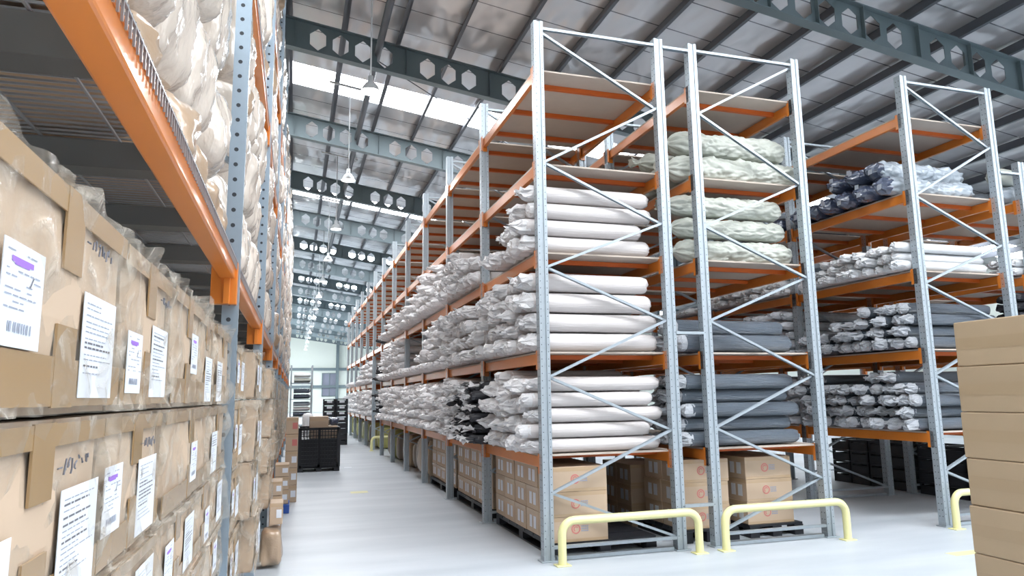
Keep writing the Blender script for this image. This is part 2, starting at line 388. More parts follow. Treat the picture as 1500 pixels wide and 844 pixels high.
def frame(rack, x0, x1, y, detail, swap=False, braces=True, low=False):
    fr = put('upright_frame', None, rack, (0, y, 0)); pm = post_low if low else (post_big if detail else post_far)
    for x in (x0, x1):
        p = put('upright_post', pm, fr, (x,0,0))
        if detail or y < 14: put('foot_plate', foot_me, fr, (x,-.01,0))
    if not braces: return fr
    L, R = (x0+.05, x1-.05) if not swap else (x1-.05, x0+.05)
    seq = []
    for i in range(1 if low else 0, 5): seq += [(L, LN1[i]), (R, RN1[i])]
    for i in range(len(seq)-1):
        (xa, za), (xb, zb) = seq[i], seq[i+1]; dy = -.014 if i % 2 else .014
        MB().bar((xa,dy,za),(xb,dy,zb), .026, .042, (0,-1,0), chan=detail).build('brace', galv, fr)
    for z in ((4.7, .13) if low else ((5.74, .13) if detail else (5.74,))):
        MB().bar((x0+.05,-.02,z),(x1-.05,-.02,z), .03, .045, (0,-1,0), chan=detail).build('brace', galv, fr)
    if detail: MB().box(x0+.09, x1-.09, -.035, .035, .004, .04).build('floor_rail', galv, fr)
    return fr
def beam_mesh(len_, w=.05, h=.115):
    mb = MB().bevbox(-w/2, w/2, .055, len_-.055, -h, 0, .006)
    for y0 in (.05, len_-.056):
        mb.box(-w/2-.006, w/2+.006, y0, y0+.006, -h-.06, .02)
    for y0, y1 in ((.035,.052),(len_-.052,len_-.035)): mb.box(-w/2-.03, -w/2-.022, y0-.04, y1+.04, -h-.055, .03)
    return mb.mesh('shelf_beam', orange)
PB = 2.35
beam_l = beam_mesh(PB)
bar_me = {}
def level(rack, x0, x1, y0, z, pitch=PB, nbar=3, deck=True, beamx=True):
    """two beams, cross bars and a chipboard deck; deck top at z"""
    for x in (x0, x1): put('shelf_beam', beam_l, rack, (x, y0, z-.02), (0,0,0 if x == x0 else pi) if False else None)
    if not deck: return
    dk = MB().box(x0-.02, x1+.02, y0+.06, y0+pitch/2-.004, z-.018, z).box(x0-.02, x1+.02, y0+pitch/2+.004, y0+pitch-.06, z-.018, z).build('deck_board', board, rack)
    for i in range(nbar):
        y = y0 + pitch*(i+.5)/nbar if nbar > 1 else y0+pitch/2
        MB().box(x0+.03, x1-.03, y-.025, y+.025, z-.07, z-.02).build('support_bar', orange_d, dk)
D0 = 6.996
XB = (2.503, 4.008, 4.464, 5.935); XC = (7.67, 9.16, 9.62, 11.1)
LV = [1.04, 2.11, 3.19, 4.19, 5.29]
LVC = [1.13, 2.17, 3.19, 4.24, 5.29]
def rack_row(label, x0, x1, bays, levels, tunnel=(), ndet=2, swap=False, low=False):
    rk = root('pallet_rack', label, 'rack', (0,0,0), 0, None)
    for i in range(bays+1): frame(rk, x0, x1, D0+PB*i, i < ndet, swap, braces=(i < 8), low=low)
    for i in range(bays):
        for li, z in enumerate(levels):
            if i in tunnel and li < 2: continue
            level(rk, x0, x1, D0+PB*i, z, nbar=3 if i < 5 else 2)
    return rk
rk_b1 = rack_row('long orange and galvanised rack filled with white rolls, facing the main aisle', XB[0], XB[1], 12, LV, (6,), 2)
rk_b2 = rack_row('orange and galvanised rack holding pale green sacks, backed onto the white roll rack', XB[2], XB[3], 6, LV, (), 2, True)
rk_c1 = rack_row('orange and galvanised rack with silver-ended grey rolls and open floor beneath', XC[0], XC[1], 3, LVC, (), 2)
rk_c2 = rack_row('galvanised rack partly hidden behind the rack with open floor beneath', XC[2], XC[3], 2, LVC[:4], (), 2, low=True)
# row spacers of the double racks
for rk, xa, xb, zs in ((rk_b1, XB[1], XB[2], (5.72, 2.32, .45)), (rk_c1, XC[1], XC[2], (4.6, 2.3, .45))):
    for z in zs: MB().bar((xa+.05,D0-.03,z),(xb-.0575,D0-.03,z), .03, .06, (0,-1,0), chan=True).build('row_spacer', galv, rk)

# yellow guard rails bolted to the floor
def guard(x0, x1, y, label, along='x', h=.42):
    r = root('guard_rail', label, 'guard rail', (x0, y, 0), 0, 'yellow guard rails')
    L = x1-x0; R = .13; pts = [(0,0,.012)]
    pts += [(R-R*cos(t), 0, h-R+R*sin(t)) for t in [i*pi/12 for i in range(7)]]
    pts += [(L-R+R*sin(t), 0, h-R+R*cos(t)) for t in [i*pi/12 for i in range(7)]] + [(L,0,.012)]
    if along == 'y': pts = [(0,p[0],p[2]) for p in pts]
    MB().tube(pts, .042, 14).build('bent_tube', yellow, r)
    for p in (pts[0], pts[-1]): MB().bevbox(p[0]-.075,p[0]+.075,p[1]-.06,p[1]+.06,0,.012,.004).build('foot_plate', yellow, r)
guard(2.57, 4.1, 6.76, 'pale yellow guard rail on the floor before the white rolls')
guard(4.42, 5.99, 6.76, 'pale yellow guard rail on the floor before the green sack rack')
guard(7.62, 9.1, 6.8, 'pale yellow guard rail half hidden by the tall carton stack')
guard(2.4, 3.9, 22.9, 'distant yellow guard rail at the pass-through in the long rack')

# ------------------------------------------------------------------ fabric rolls
def ring_mesh(rings, nseg, seed, amp_fn, mi_fn, smooth=True, close0=True, close1=True, sq=0):
    """rings: list of (x, radius); amp_fn(i)->(radial noise, axial noise)"""
    g = random.Random(seed); mb = MB(); vs = []
    for i, (x, r) in enumerate(rings):
        ar, ax = amp_fn(i)
        for j in range(nseg):
            t = 2*pi*j/nseg
            low = noise.noise(Vector((cos(t)*1.1+seed*3.7, sin(t)*1.1, x*2.2)))
            rr = r*(.965+.045*low+g.uniform(-ar, ar*.25))
            vs.append((x+g.uniform(-ax, ax), rr*cos(t), rr*sin(t)))
    n = nseg; fs = []
    for i in range(len(rings)-1):
        for j in range(n): fs.append((i*n+j, (i+1)*n+j, (i+1)*n+(j+1)%n, i*n+(j+1)%n))
    if close0: fs.append(tuple(range(n)))
    if close1: fs.append(tuple(range((len(rings)-1)*n, len(rings)*n))[::-1])
    mb.add(vs, fs, 0, smooth); return mb
def make_roll(mats, seed, nseg=16, Lr=1.5, style='bunch', nx=9):
    """unit radius roll, end towards -X at x=0; returns (body mesh, end mesh)"""
    bm_, em_ = mats
    xs = [.07+(Lr-.14)*i/(nx-1) for i in range(nx)]
    rings = [(x, 1.0) for x in xs] + [(Lr-.03, .9), (Lr, .6), (Lr+.01, .2)]
    body = ring_mesh(rings, nseg, seed, lambda i: (.012, .004) if i < nx else (.1, .015), None, close0=True).mesh('fabric_roll', bm_)
    if style == 'bunch': er = [(.1,1.0),(.04,.99),(-.02,.92),(-.06,.66),(-.075,.36),(-.115,.46)]; am = [(.02,.012),(.25,.02),(.7,.025),(1.0,.02),(.6,.015),(.8,.03)]
    elif style == 'flat': er = [(.1,1.0),(.02,.99),(-.02,.9),(-.035,.5),(-.04,.15)]; am = [(.02,.01),(.12,.015),(.4,.015),(.6,.02),(.4,.015)]
    elif style == 'cone': er = [(.12,1.0),(.04,.99),(-.02,.88),(-.06,.55),(-.1,.22)]; am = [(.02,.012),(.3,.025),(.8,.025),(1.0,.04),(.6,.05)]
    else: er = [(.1,1.0),(.03,1.0),(-.04,.96),(-.08,.7),(-.06,.3)]; am = [(.02,.01),(.3,.025),(.7,.03),(.9,.035),(.6,.03)]
    end = ring_mesh(er, nseg, seed+50, lambda i: am[i], None, smooth=False, close0=False, close1=True).mesh('bunched_end', em_)
    return body, end
STY = ['bunch','flat','cone','puff','bunch','puff','bunch','flat']
WHITE = [make_roll((white_roll, white_end), 100+i, 16, 1.5, STY[i]) for i in range(8)]
BUBB  = [make_roll((clear_white, clear_white), 140+i, 16, 1.5, ['flat','puff','flat','flat'][i]) for i in range(4)]
GREY  = [make_roll((grey_roll, grey_end), 160+i, 16, 1.55, ['puff','flat','cone','puff','bunch'][i]) for i in range(5)]
BLACK = [make_roll((black_roll, black_roll), 180+i, 12, 1.5, ['cone','puff','flat'][i]) for i in range(3)]
TAIL = [ring_mesh([(-.05,.3),(-.09,.34),(-.15,.75)], 9, 210+i, lambda k_: [(.3,.02),(.4,.02),(2.4,.05)][k_], None, smooth=False, close0=False, close1=False).mesh('film_tail', white_end) for i in range(3)]
DARK  = [make_roll((navy_roll, navy_roll), 190+i, 20, 1.5, ['cone','puff','flat'][i], nx=16) for i in range(3)]

def pile_cells(y0, y1, z0, D, top_fn, skip=None):
    """hexagonal packing; yields row, column, y, z"""
    rows = 0; z = z0+D/2+.004
    while True:
        off = D/2 if rows % 2 else 0
        n = int((y1-y0-off+1e-6)//D); any_ = False
        for c in range(n):
            y = y0+off+D*(c+.5)
            if z+D/2 <= top_fn(y)+.03: any_ = True; yield rows, c, y, z
        rows += 1; z += D*.868
        if not any_ or rows > 14: break
def stack_cells(y0, y1, z0, D, top_fn, g):
    """rolls lying in side-by-side stacks of uneven size: yields tier, stack, y, z, radius"""
    cap = min([l for l in LV+[9] if l > z0+.5])-.15; ws = []; y = y0
    while True:
        w = D*g.uniform(.86, 1.16)
        if y+w > y1: break
        ws.append(w); y += w
    gap = (y1-y)/max(1, len(ws)); y = y0
    for c, w in enumerate(ws):
        z = z0+.004; t = 0
        while True:
            d = w*g.uniform(.9, .99); yc = y+w/2
            if z+d > min(top_fn(yc)+.05, cap): break
            yield t, c, y+d/2+(w-d)*g.random(), z+d/2, d/2*.985
            z += d+.001; t += 1
        y += w+gap
def pile(variants, x_end, y0, y1, z0, D, top_fn, words_, group, name='fabric_roll', cat='fabric roll', jit=.085, seed=0, end_name='bunched_end', Lr=1.5, stacks=True, tail_me=None):
    g = random.Random(seed); nn = 0
    cells = stack_cells(y0, y1, z0, D, top_fn, g) if stacks else ((r, c, y, z, D/2*g.uniform(.9, .985)) for r, c, y, z in pile_cells(y0, y1, z0, D, top_fn))
    for r, c, y, z, rad in cells:
        v = variants[g.randrange(len(variants))]; b, e = v[0], v[1]
        sx = g.uniform(.97, 1.0)
        o = put(name, b, None, (x_end+g.uniform(-jit, jit), y, z), (g.uniform(0, 6.28), 0, 0), (sx, rad, rad))
        tag(o, words_ % (NUM[r], ORD[c]), cat, group)
        put(end_name, e, o); nn += 1
        if tail_me: put('film_tail', tail_me[g.randrange(len(tail_me))], o)
    return nn
bay = lambda i: (D0+PB*i+.075, D0+PB*(i+1)-.075)
XE = 2.36
tw = 'white fabric roll, tier %%s, %%s stack from near post, %s shelf, %s bay, long rack'
lerp = lambda pts: (lambda y: next((a[1]+(b[1]-a[1])*(y-a[0])/(b[0]-a[0]) for a, b in zip(pts, pts[1:]) if a[0] <= y <= b[0]), pts[0][1] if y < pts[0][0] else pts[-1][1]))
count = 0
SH = ['lowest','middle','upper']
b0, b1, b2 = bay(0), bay(1), bay(2)
count += pile(WHITE, XE, b0[0], 8.7, LV[0], .19, lambda y: 1.93, tw % ('lowest', 'first'), 'white rolls in the first bay', seed=1)
count += pile(WHITE, XE, b0[0], b0[1], LV[1], .2, lambda y: 3.04, tw % ('middle', 'first'), 'white rolls in the first bay', seed=2)
count += pile(WHITE, XE, b0[0], 8.45, LV[2], .215, lerp([(7.0,3.95),(7.35,3.92),(7.6,3.75),(8.0,3.62),(8.3,3.42)]), tw % ('upper', 'first'), 'white rolls in the first bay', seed=3)
count += pile(WHITE, XE, 10.12, b1[1], LV[0], .19, lambda y: 1.92, tw % ('lowest', 'second'), 'white rolls in the second bay', seed=4)
count += pile(WHITE, XE, b1[0], b1[1], LV[1], .2, lerp([(9.3,3.1),(9.7,3.02),(11.7,3.05)]), tw % ('middle', 'second'), 'white rolls in the second bay', seed=5)
count += pile(WHITE, XE, b1[0], b1[1], LV[2], .205, lerp([(9.3,3.6),(10.4,3.82),(11.6,3.92)]), tw % ('upper', 'second'), 'white rolls in the second bay', seed=6)
bw = 'black fabric roll, white film tail, tier %%s, %%s stack along, %s'
pile(BLACK, XE-.1, 8.75, b0[1], LV[0], .15, lambda y: 1.84, bw % 'end of first bay', 'black rolls on the lowest shelf', seed=7, tail_me=TAIL)
pile(BLACK, XE-.1, b1[0], 10.1, LV[0], .15, lambda y: 1.84, bw % 'start of second bay', 'black rolls on the lowest shelf', seed=8, tail_me=TAIL)
# the farther bays: nobody could count them, one mass
far = MB(); far_end = MB()
def far_pile(y0, y1, z0, D, top_fn, seed, dark=False):
    g = random.Random(seed)
    for r, c, y, z, rad in stack_cells(y0, y1, z0, D, top_fn, g):
        xo = XE+g.uniform(-.09, .09); n = 10; ph = g.uniform(0, 6)
        sty = g.choice(((.04,-.03,-.07,-.13),(.03,-.02,-.035,-.04),(.06,-.02,-.07,-.11)))
        rr = [1, 1, .97, .75, .38, .45 if sty[3] < -.05 else .15]
        xx = [1.48, .12, sty[0], sty[1], sty[2], sty[3]]
        vs = []
        for i in range(6):
            a = .02 if i < 2 else .3
            for k in range(n):
                t = 2*pi*k/n+ph; q = rad*rr[i]*(1+g.uniform(-a, a*.1)); vs.append((xo+xx[i]+(g.uniform(-.02,.02) if i > 1 else 0), y+q*cos(t), z+q*sin(t)))
        fs = [(i*n+k, i*n+(k+1)%n, (i+1)*n+(k+1)%n, (i+1)*n+k) for i in range(5) for k in range(n)] + [tuple(range(5*n, 6*n))]
        far.add(vs, fs, 1 if dark else 0, False)
for i, (l1, l2, l3) in {2: ((1.9, 1.95), (2.98, 2.5), (4.0, 4.05)), 3: ((1.98, 1.9), (2.35, 2.35), (3.75, 3.65)), 4: ((1.9, 1.95), (3.0, 3.0), (3.68, 3.62)),
                        5: ((1.9, 1.85), (2.9, 2.6), (3.4, 3.3)), 7: ((1.9, 1.9), (2.85, 2.85), (0, 0)), 8: ((1.9, 1.85), (2.5, 2.45), (0, 0)), 9: ((1.85, 1.9), (0, 0), (0, 0)),
                        10: ((1.8, 1.8), (2.4, 2.4), (0, 0)), 11: ((1.85, 1.7), (0, 0), (0, 0))}.items():
    y0, y1 = bay(i)
    for li, (a, b) in enumerate((l1, l2, l3)):
        if a > 0:
            dk = i == 5 and li < 3
            if dk:
                far_pile(y0, y0+1.5, LV[li], .2, lerp([(y0, a), (y1, b)]), 10*i+li)
                far_pile(y0+1.55, y1, LV[li], .17, lerp([(y0, a), (y1, b)]), 10*i+li+5, True)
            else: far_pile(y0, y1, LV[li], .2, lerp([(y0, a), (y1, b)]), 10*i+li)
fo = far.build('fabric_rolls', [white_end, black_roll])
tag(fo, 'mass of white film-wrapped fabric rolls in the farther bays of the long rack', 'fabric rolls', kind='stuff')

# grey rolls in the rack behind, front columns seen end-on from the cross aisle
gw = 'dark grey film-wrapped roll, tier %%s, %%s along from end post, %s shelf, sack rack'
XG = 4.2
pile(GREY, XG, b0[0], b0[0]+.9, LV[0], .185, lambda y: 1.95, gw % 'lowest', 'grey rolls below the sacks', seed=21, stacks=False, name='textile_roll', jit=.04, Lr=1.55)
pile(GREY, XG, b0[0], b0[0]+.75, LV[1], .215, lambda y: 2.6, gw % 'second', 'grey rolls below the sacks', seed=22, stacks=False, name='textile_roll', jit=.04)
cw = 'grey roll with silver end, tier %%s, %%s along from end post, %s shelf, open-floor rack'
XCE = 7.5
pile(GREY, XCE, b0[0]-.01, b0[1], LVC[0], .172, lerp([(7,1.85),(7.35,1.85),(7.8,1.98),(8.2,1.75),(9.3,2.02)]), cw % 'lowest', 'grey rolls on the lowest shelf', seed=31, stacks=False, name='textile_roll', jit=.1)
pile(GREY, XCE, b0[0]-.01, b0[1], LVC[1], .172, lerp([(7,2.72),(7.5,2.84),(8,2.7),(8.6,2.6),(9.3,2.45)]), cw % 'second', 'grey rolls on the second shelf', seed=32, stacks=False, name='textile_roll', jit=.1)
ww = 'white bubble-film roll, tier %%s, %%s along from near post, third shelf, %s bay, open-floor rack'
pile(BUBB, XCE, b0[0]-.01, b0[1], LVC[2], .14, lerp([(7,3.55),(7.6,3.62),(8.6,3.56),(8.8,3.4),(9.3,3.42)]), ww % 'first', 'white bubble-film rolls', seed=33, stacks=False, name='film_roll', jit=.08)
pile(BUBB, XCE, b1[0], b1[1], LVC[2], .14, lambda y: 3.46, ww % 'second', 'white bubble-film rolls', seed=34, stacks=False, name='film_roll', jit=.08)
pile(BUBB, XCE, b2[0], b2[1], LVC[2], .14, lambda y: 3.40, ww % 'third', 'white bubble-film rolls', seed=35, stacks=False, name='film_roll', jit=.08)
far = MB(); XE_ = XE; XE = XCE
for i in (1, 2):
    y0, y1 = bay(i)
    for li in (0, 1): far_pile(y0, y1, LVC[li]+.004, .17, lambda y: LVC[li]+.75, 400+10*i+li)
XE = XE_
fo2 = far.build('textile_rolls', [grey_end, grey_roll])
tag(fo2, 'mass of grey rolls in the deeper bays of the open-floor rack', 'fabric rolls', kind='stuff')
# second row behind
w2 = 'small %s roll, tier %%s, %%s stack from post, behind the open-floor rack'
pile(BUBB, 9.5, b0[0], b0[0]+.5, LVC[2]+.0, .13, lambda y: 3.5, w2 % 'pale film', 'small rolls behind', seed=36, name='film_roll', jit=.03)
pile(BLACK, 9.5, b0[0], b0[0]+.42, LVC[1], .13, lambda y: 3.0, w2 % 'black and white', 'small rolls behind', seed=37, jit=.03)

# ------------------------------------------------------------------ big wrinkled sacks and navy rolls
def sack(seed, L=1.55, r=.17, nseg=80, nx=120, folds=9, knot=True, mtl=sage, wr=1.0):
    mb = MB(); vs = []
    for i in range(nx):
        u = i/(nx-1); x = L*u
        e0 = min(1, u/.16); e1 = min(1, (1-u)/.12)
        env = (1-(1-e0)**2.2)**.6 * (1-(1-e1)**2.2)**.6
        env = max(env, .16)
        for j in range(nseg):
            t = 2*pi*j/nseg
            p = Vector((x*3.2+seed*7.1, cos(t)*1.3, sin(t)*1.3))
            w = noise.noise(p)*.09+abs(noise.noise(Vector((x*6+seed, cos(t)*2.0+x*4, sin(t)*2.0))))*.26*wr + abs(noise.noise(Vector((x*5-seed*2, cos(t)*4+x*7, sin(t)*4))))*.16*wr + (.5-abs(noise.noise(Vector((x*3.1+seed*5, cos(t)*1.5-x*2.2, sin(t)*1.5+x)))))**4*1.1*wr + (.5-abs(noise.noise(Vector((x*6+seed*9, cos(t)*3.2+x*5, sin(t)*3.2-x*2)))))**5*1.5*wr - .17
            f = .13*(1-e0)*cos(folds*t+seed)+.11*(1-e1)*cos((folds+1)*t+seed)
            rr = r*env*(1+w+f*min(1, env*2))
            sag = -.02*sin(pi*u)
            yy, zz = rr*cos(t), rr*sin(t)*.92
            if zz < -.78*r: zz = -.78*r+(zz+.78*r)*.25
            vs.append((x, yy, zz))
    fs = [(i*nseg+j, (i+1)*nseg+j, (i+1)*nseg+(j+1)%nseg, i*nseg+(j+1)%nseg) for i in range(nx-1) for j in range(nseg)]
    fs += [tuple(range(nseg)), tuple(range((nx-1)*nseg, nx*nseg))[::-1]]
    mb.add(vs, fs, 0, True)
    return mb
def tail(seed, r, mtl, name, parent, x, sgn):
    rings = [(x, r*.3), (x+sgn*.03, r*.22), (x+sgn*.09, r*.42), (x+sgn*.13, r*.5)]
    return ring_mesh(rings, 18, seed, lambda i: (.05,.004) if i < 2 else (.35,.02), None, smooth=False).build(name, mtl, parent)
S = [('lowest of three on the third shelf', 4.27, 7.29, 3.19+.14, .16, 1.66), ('middle of three on the third shelf', 4.25, 7.29, 3.19+.425, .14, 1.6),
     ('topmost of three on the third shelf', 4.2, 7.29, 3.19+.695, .144, 1.62),
     ('lower one on the fourth shelf', 4.22, 7.3, 4.19+.16, .185, 1.95), ('upper one on the fourth shelf', 4.3, 7.38, 4.19+.51, .174, 1.7)]
for i, (w_, x, y, z, r, L) in enumerate(S):
    o = sack(11+i, L, r, wr=1.1).build('fabric_sack', sage, None, (x, y, z), (0.4*i, 0, 0) if False else None)
    tag(o, 'pale sage wrinkled fabric sack with tied ends, ' + w_, 'sack', 'pale sage sacks')
    tail(60+i, r, sage, 'tied_end', o, .02, -1)
for i, (y, z, r) in enumerate(((7.72, 4.19+.14, .16), (8.12, 4.19+.14, .16), (7.92, 4.19+.43, .15))):
    o = sack(31+i, 1.5, r).build('fabric_sack', sage, None, (4.2, y, z))
    tag(o, 'shadowed sage fabric sack, %s behind the front pair on the fourth shelf' % ['one', 'second', 'upper one'][i], 'sack', 'pale sage sacks')
    tail(70+i, r, sage, 'tied_end', o, .02, -1)
NV = [(7.28,.14,.146,0),(7.64,.14,.142,0),(7.99,.14,.142,0),(8.33,.135,.138,0),(8.67,.135,.138,0),(9.01,.135,.138,0),(7.46,.41,.148,1),(7.82,.405,.146,0),(8.17,.4,.138,0)]
for i, (y, dz, r, big) in enumerate(NV):
    front = i in (0, 6)
    o = sack(41+i, 1.62, r, 48, 80, 7, mtl=navy_roll, wr=1.2).build('fabric_roll', silver_roll if front else navy_roll, None, (7.42+(.05 if i > 3 else 0), y, LVC[3]+dz-.01))
    tag(o, ('navy roll with paper tags, %s from near post, %s row, fourth shelf, open-floor rack' % (ORD[i] if i < 6 else ORD[i-6], 'bottom' if i < 6 else 'top')), 'fabric roll', 'navy rolls on the fourth shelf')
    e = ring_mesh([(.14, r*.97),(.06, r*.86),(.0, r*.55),(-.05, r*.3),(-.07, r*.1)], 16, 80+i, lambda k_: (.12,.02), None, smooth=False).build('bunched_end', navy_roll, o)
    lb = MB(); g = random.Random(i)
    for q in range(2):
        a = g.uniform(1.8, 4.2); cy2, cz2 = .55*r*cos(a), .55*r*sin(a)
        lb.add([(-.055,cy2-.035,cz2-.03),(-.06,cy2+.03,cz2-.035),(-.05,cy2+.035,cz2+.035),(-.045,cy2-.03,cz2+.03)], [(0,3,2,1),(0,1,2,3)])
    lb.build('paper_tag', paper, o)
for i in range(5):
    o = sack(95+i, 1.6, .15, 24, 30, 7).build('fabric_roll', navy_roll, None, (7.5, 9.62+.37*i, LVC[3]+.14))
    tag(o, 'dark navy roll in the second bay, %s from its near post, fourth shelf, open-floor rack' % ORD[i], 'fabric roll', 'navy rolls on the fourth shelf')
for i, (y, z) in enumerate(((7.26, LVC[3]+.14), (7.28, LVC[3]+.41), (7.64, LVC[3]+.14))):
    o = sack(55+i, 1.6, .145, 30, 44, 7).build('fabric_roll', silver_roll if i != 1 else sage, None, (9.4, y, z))
    tag(o, '%s wrinkled roll on the fourth shelf of the rack at the picture edge' % ['lower silvery', 'upper sage', 'inner silvery'][i], 'fabric roll', 'rolls in the hindmost rack')

# ------------------------------------------------------------------ cartons
def label_mesh(kind, seed, w, h):
    """paper on the +X side, origin at its lower corner, in the YZ plane (Y rightwards as read from +X is -Y... kept symmetric)"""
    g = random.Random(seed); mb = MB(); t = .0012
    mb.box(0, t, 0, w, 0, h, 0); e = t+.0006
    def line(y0, y1, z, th, mi): mb.add([(e,y0,z),(e,y1,z),(e,y1,z+th),(e,y0,z+th)], [(0,1,2,3)], mi)
    if kind == 'code':
        y = .2*w
        while y < .78*w:
            b = g.choice((.006,.009,.014))*w/.14*.9; line(y, y+b*.55, .14*h, .1*h, 1); y += b
        line(.18*w, .7*w, .80*h, .055*h, 3); line(.25*w, .6*w, .78*h, .02*h, 3)
        for zf in (.9,.72,.66,.6,.54,.48,.42,.36): 
            y = .08*w
            while y < .85*w:
                l = g.uniform(.06,.2)*w
                if g.random() < .62: line(y, y+l, zf*h, .014*h, 1)
                y += l+.03*w
        mb.add([(e,.62*w,.62*h),(e,.66*w,.6*h),(e,.74*w,.72*h),(e,.72*w,.73*h),(e,.65*w,.63*h)], [(0,1,2,3,4)], 2)
    else:
        z = .9*h; 
        while z > .2*h:
            bold = g.random() < .3; y = .08*w; end = g.uniform(.45,.92)*w
            while y < end:
                l = g.uniform(.05,.16)*w; line(y, min(end, y+l), z, (.019 if bold else .011)*h, 2 if bold else 1); y += l+.022*w
            z -= g.choice((.045,.05,.065))*h
    return mb.mesh('address_label' if kind == 'code' else 'printed_label', [paper, ink, ink_d, violet])
LB_CODE = [label_mesh('code', i, .148, .134) for i in range(3)]
LB_TEXT = [label_mesh('text', 20+i, .215, .178) for i in range(4)]
def scribble(seed, w, h):
    g = random.Random(seed); mb = MB(); y = 0
    mb.tube([(.001,0,h*.5),(.001,.02,h*.52)], .0016, 4)
    y = .03
    while y < w:
        p = [(.001, y+g.uniform(0,.012), g.uniform(0,h)) for _ in range(4)]; mb.tube(p, .0015, 4, 0, False); y += g.uniform(.014,.022)
    return mb.mesh('marker_writing', ink_d)
SCR = [scribble(i, .16, .028) for i in range(3)]
def puff_shell(lx, ly, lz, seed, n=(5, 14, 10), amp=.03, gap=.008, top=True):
    """film shell round a box lx,ly,lz with its corner at 0; +X is the aisle face. Subdivided box with puckers, stronger at edges."""
    mb = MB()
    def P(u, v, w):
        x, y, z = u*lx, v*ly, w*lz
        n_ = noise.noise(Vector((x*7+seed*5, y*7, z*7))); n2 = noise.noise(Vector((x*15-seed*3, y*15, z*15)))
        edge = max(abs(v-.5), abs(w-.5))*2; k_ = gap+amp*(.35+.9*edge**4)*abs(n_)*1.6+.006*n2
        dx, dy, dz = (u-.5)*2, (v-.5)*2, (w-.5)*2
        r_ = .93 if edge > .98 else 1
        return (x+dx*k_*(1 if abs(dx) > .9 else .2)*1, y+(dy**3)*min(k_, .02)*.4, z+(dz**3)*(k_*.75 if dz > 0 and top else min(k_, .02)*.08))
    def face(fn, a, b):
        vs = [fn(i/a, j/b) for j in range(b+1) for i in range(a+1)]
        mb.add([P(*v) for v in vs], [(j*(a+1)+i, j*(a+1)+i+1, (j+1)*(a+1)+i+1, (j+1)*(a+1)+i) for j in range(b) for i in range(a)], 0, True)
    face(lambda s, t: (1, s, t), n[1], n[2]); face(lambda s, t: (s, t, 1), n[0], n[1]); face(lambda s, t: (s, 0, t), n[0], n[2]); face(lambda s, t: (t, 1, s), n[2], n[0])
    return mb.mesh('film_wrap', film)
def wrapped_carton(lx, ly, lz, seed, detail=2, top=True, items=None):
    """list of (name, mesh, loc) parts of a carton whose aisle face is +X at x=0; extends to -lx, 0..ly, 0..lz"""
    g = random.Random(seed); parts = []
    mb = MB(); bm = bmesh.new()
    bmesh.ops.create_cube(bm, size=1, matrix=Matrix.Translation((-lx/2, ly/2, lz/2)) @ Matrix.Diagonal((lx, ly, lz, 1)))
    bmesh.ops.subdivide_edges(bm, edges=bm.edges[:], cuts=4, use_grid_fill=True)
    for v in bm.verts:
        c = v.co; ex = min(c.y, ly-c.y); 
        b = .012*sin(pi*c.y/ly)*sin(pi*c.z/lz)
        if abs(c.x) < 1e-4: c.x += b
        nz = noise.noise(Vector((c.x*4+seed, c.y*4, c.z*4)))
        c += Vector((nz*.004, nz*.003, nz*.003))
    bmesh.ops.bevel(bm, geom=[e for e in bm.edges if len(e.link_faces) == 2 and e.calc_face_angle() > .8], offset=.01, segments=2, affect='EDGES')
    bm.verts.index_update(); mb.add([v.co[:] for v in bm.verts], [[v.index for v in f.verts] for f in bm.faces]); bm.free()
    parts.append(('carton_body', mb.mesh('carton_body', carton), (0,0,0)))
    if detail:
        t = MB(); e = .0135
        t.box(e-.003, e, .004, ly-.004, .012, lz*.24); t.box(e-.003, e, .004, ly-.004, lz*.87, lz-.006)
        for yy in (ly*.5,):
            t.box(e-.003, e+.001, yy-.045, yy+.05, lz*.62, lz-.004); t.box(e-.003, e+.001, yy-.05, yy+.05, .01, lz*.38)
        parts.append(('parcel_tape', t.mesh('parcel_tape', tape), (.001,0,0)))
    if detail > 1:
        if items is None: items = [('code', ly*.12, lz*.3), ('text', min(ly*.58, ly-.23), lz*.16)]
        for q, (k_, a_, b_) in enumerate(items):
            if k_ == 'code': parts.append(('address_label', LB_CODE[(seed+q) % 3], (.0155, a_, b_)))
            elif k_ == 'text': parts.append(('printed_label', LB_TEXT[(seed+q) % 4], (.0155, a_, b_)))
            else: parts.append(('marker_writing', SCR[(seed+q) % 3], (.0155, a_, b_)))
    parts.append(('film_wrap', puff_shell(lx, ly, lz, seed, (5, 22, 14) if detail > 1 else (3, 8, 6), top=top), (-lx,0,0)))
    return parts
A_ROT = -.0045
cA, sA = cos(A_ROT), sin(A_ROT)
def A(x, y, z=0): return (x*cA-y*sA, x*sA+y*cA, z)
XA = -.365
ROWZ = [(1.632, 1.99), (1.315, 1.624), (1.05, 1.307), (.79, 1.042), (.545, .782)]
ROWF = [(1.655, 1.96), (1.258, 1.647), (.905, 1.25), (.545, .897)]
ROWN = ['top row', 'second row down', 'third row down', 'fourth row down', 'bottom row']
BAYN = ['nearest bay', 'second bay', 'third bay', 'fourth bay', 'fifth bay', 'sixth bay', 'seventh bay', 'eighth bay', 'ninth bay', 'tenth bay']
NB = 0
def a_carton(y0, y1, row, bay_i, idx, xoff, detail, items=None):
    global NB; NB += 1
    z0, z1 = (ROWZ if bay_i == 0 else ROWF)[row]; lx = .6
    lab = 'film-wrapped brown carton, %s from its near post, %s, %s of wire-deck rack' % (ORD[idx], ROWN[row], BAYN[bay_i])
    r = root('shipping_carton', lab, 'carton', A(XA+xoff, y0, z0), A_ROT, 'film-wrapped cartons on the wire-deck rack')
    for nm, me, loc in wrapped_carton(lx, y1-y0, z1-z0, NB, detail, row == 0, items and [(k_, a_-y0, b_-z0) for k_, a_, b_ in items]): put(nm, me, r, loc)
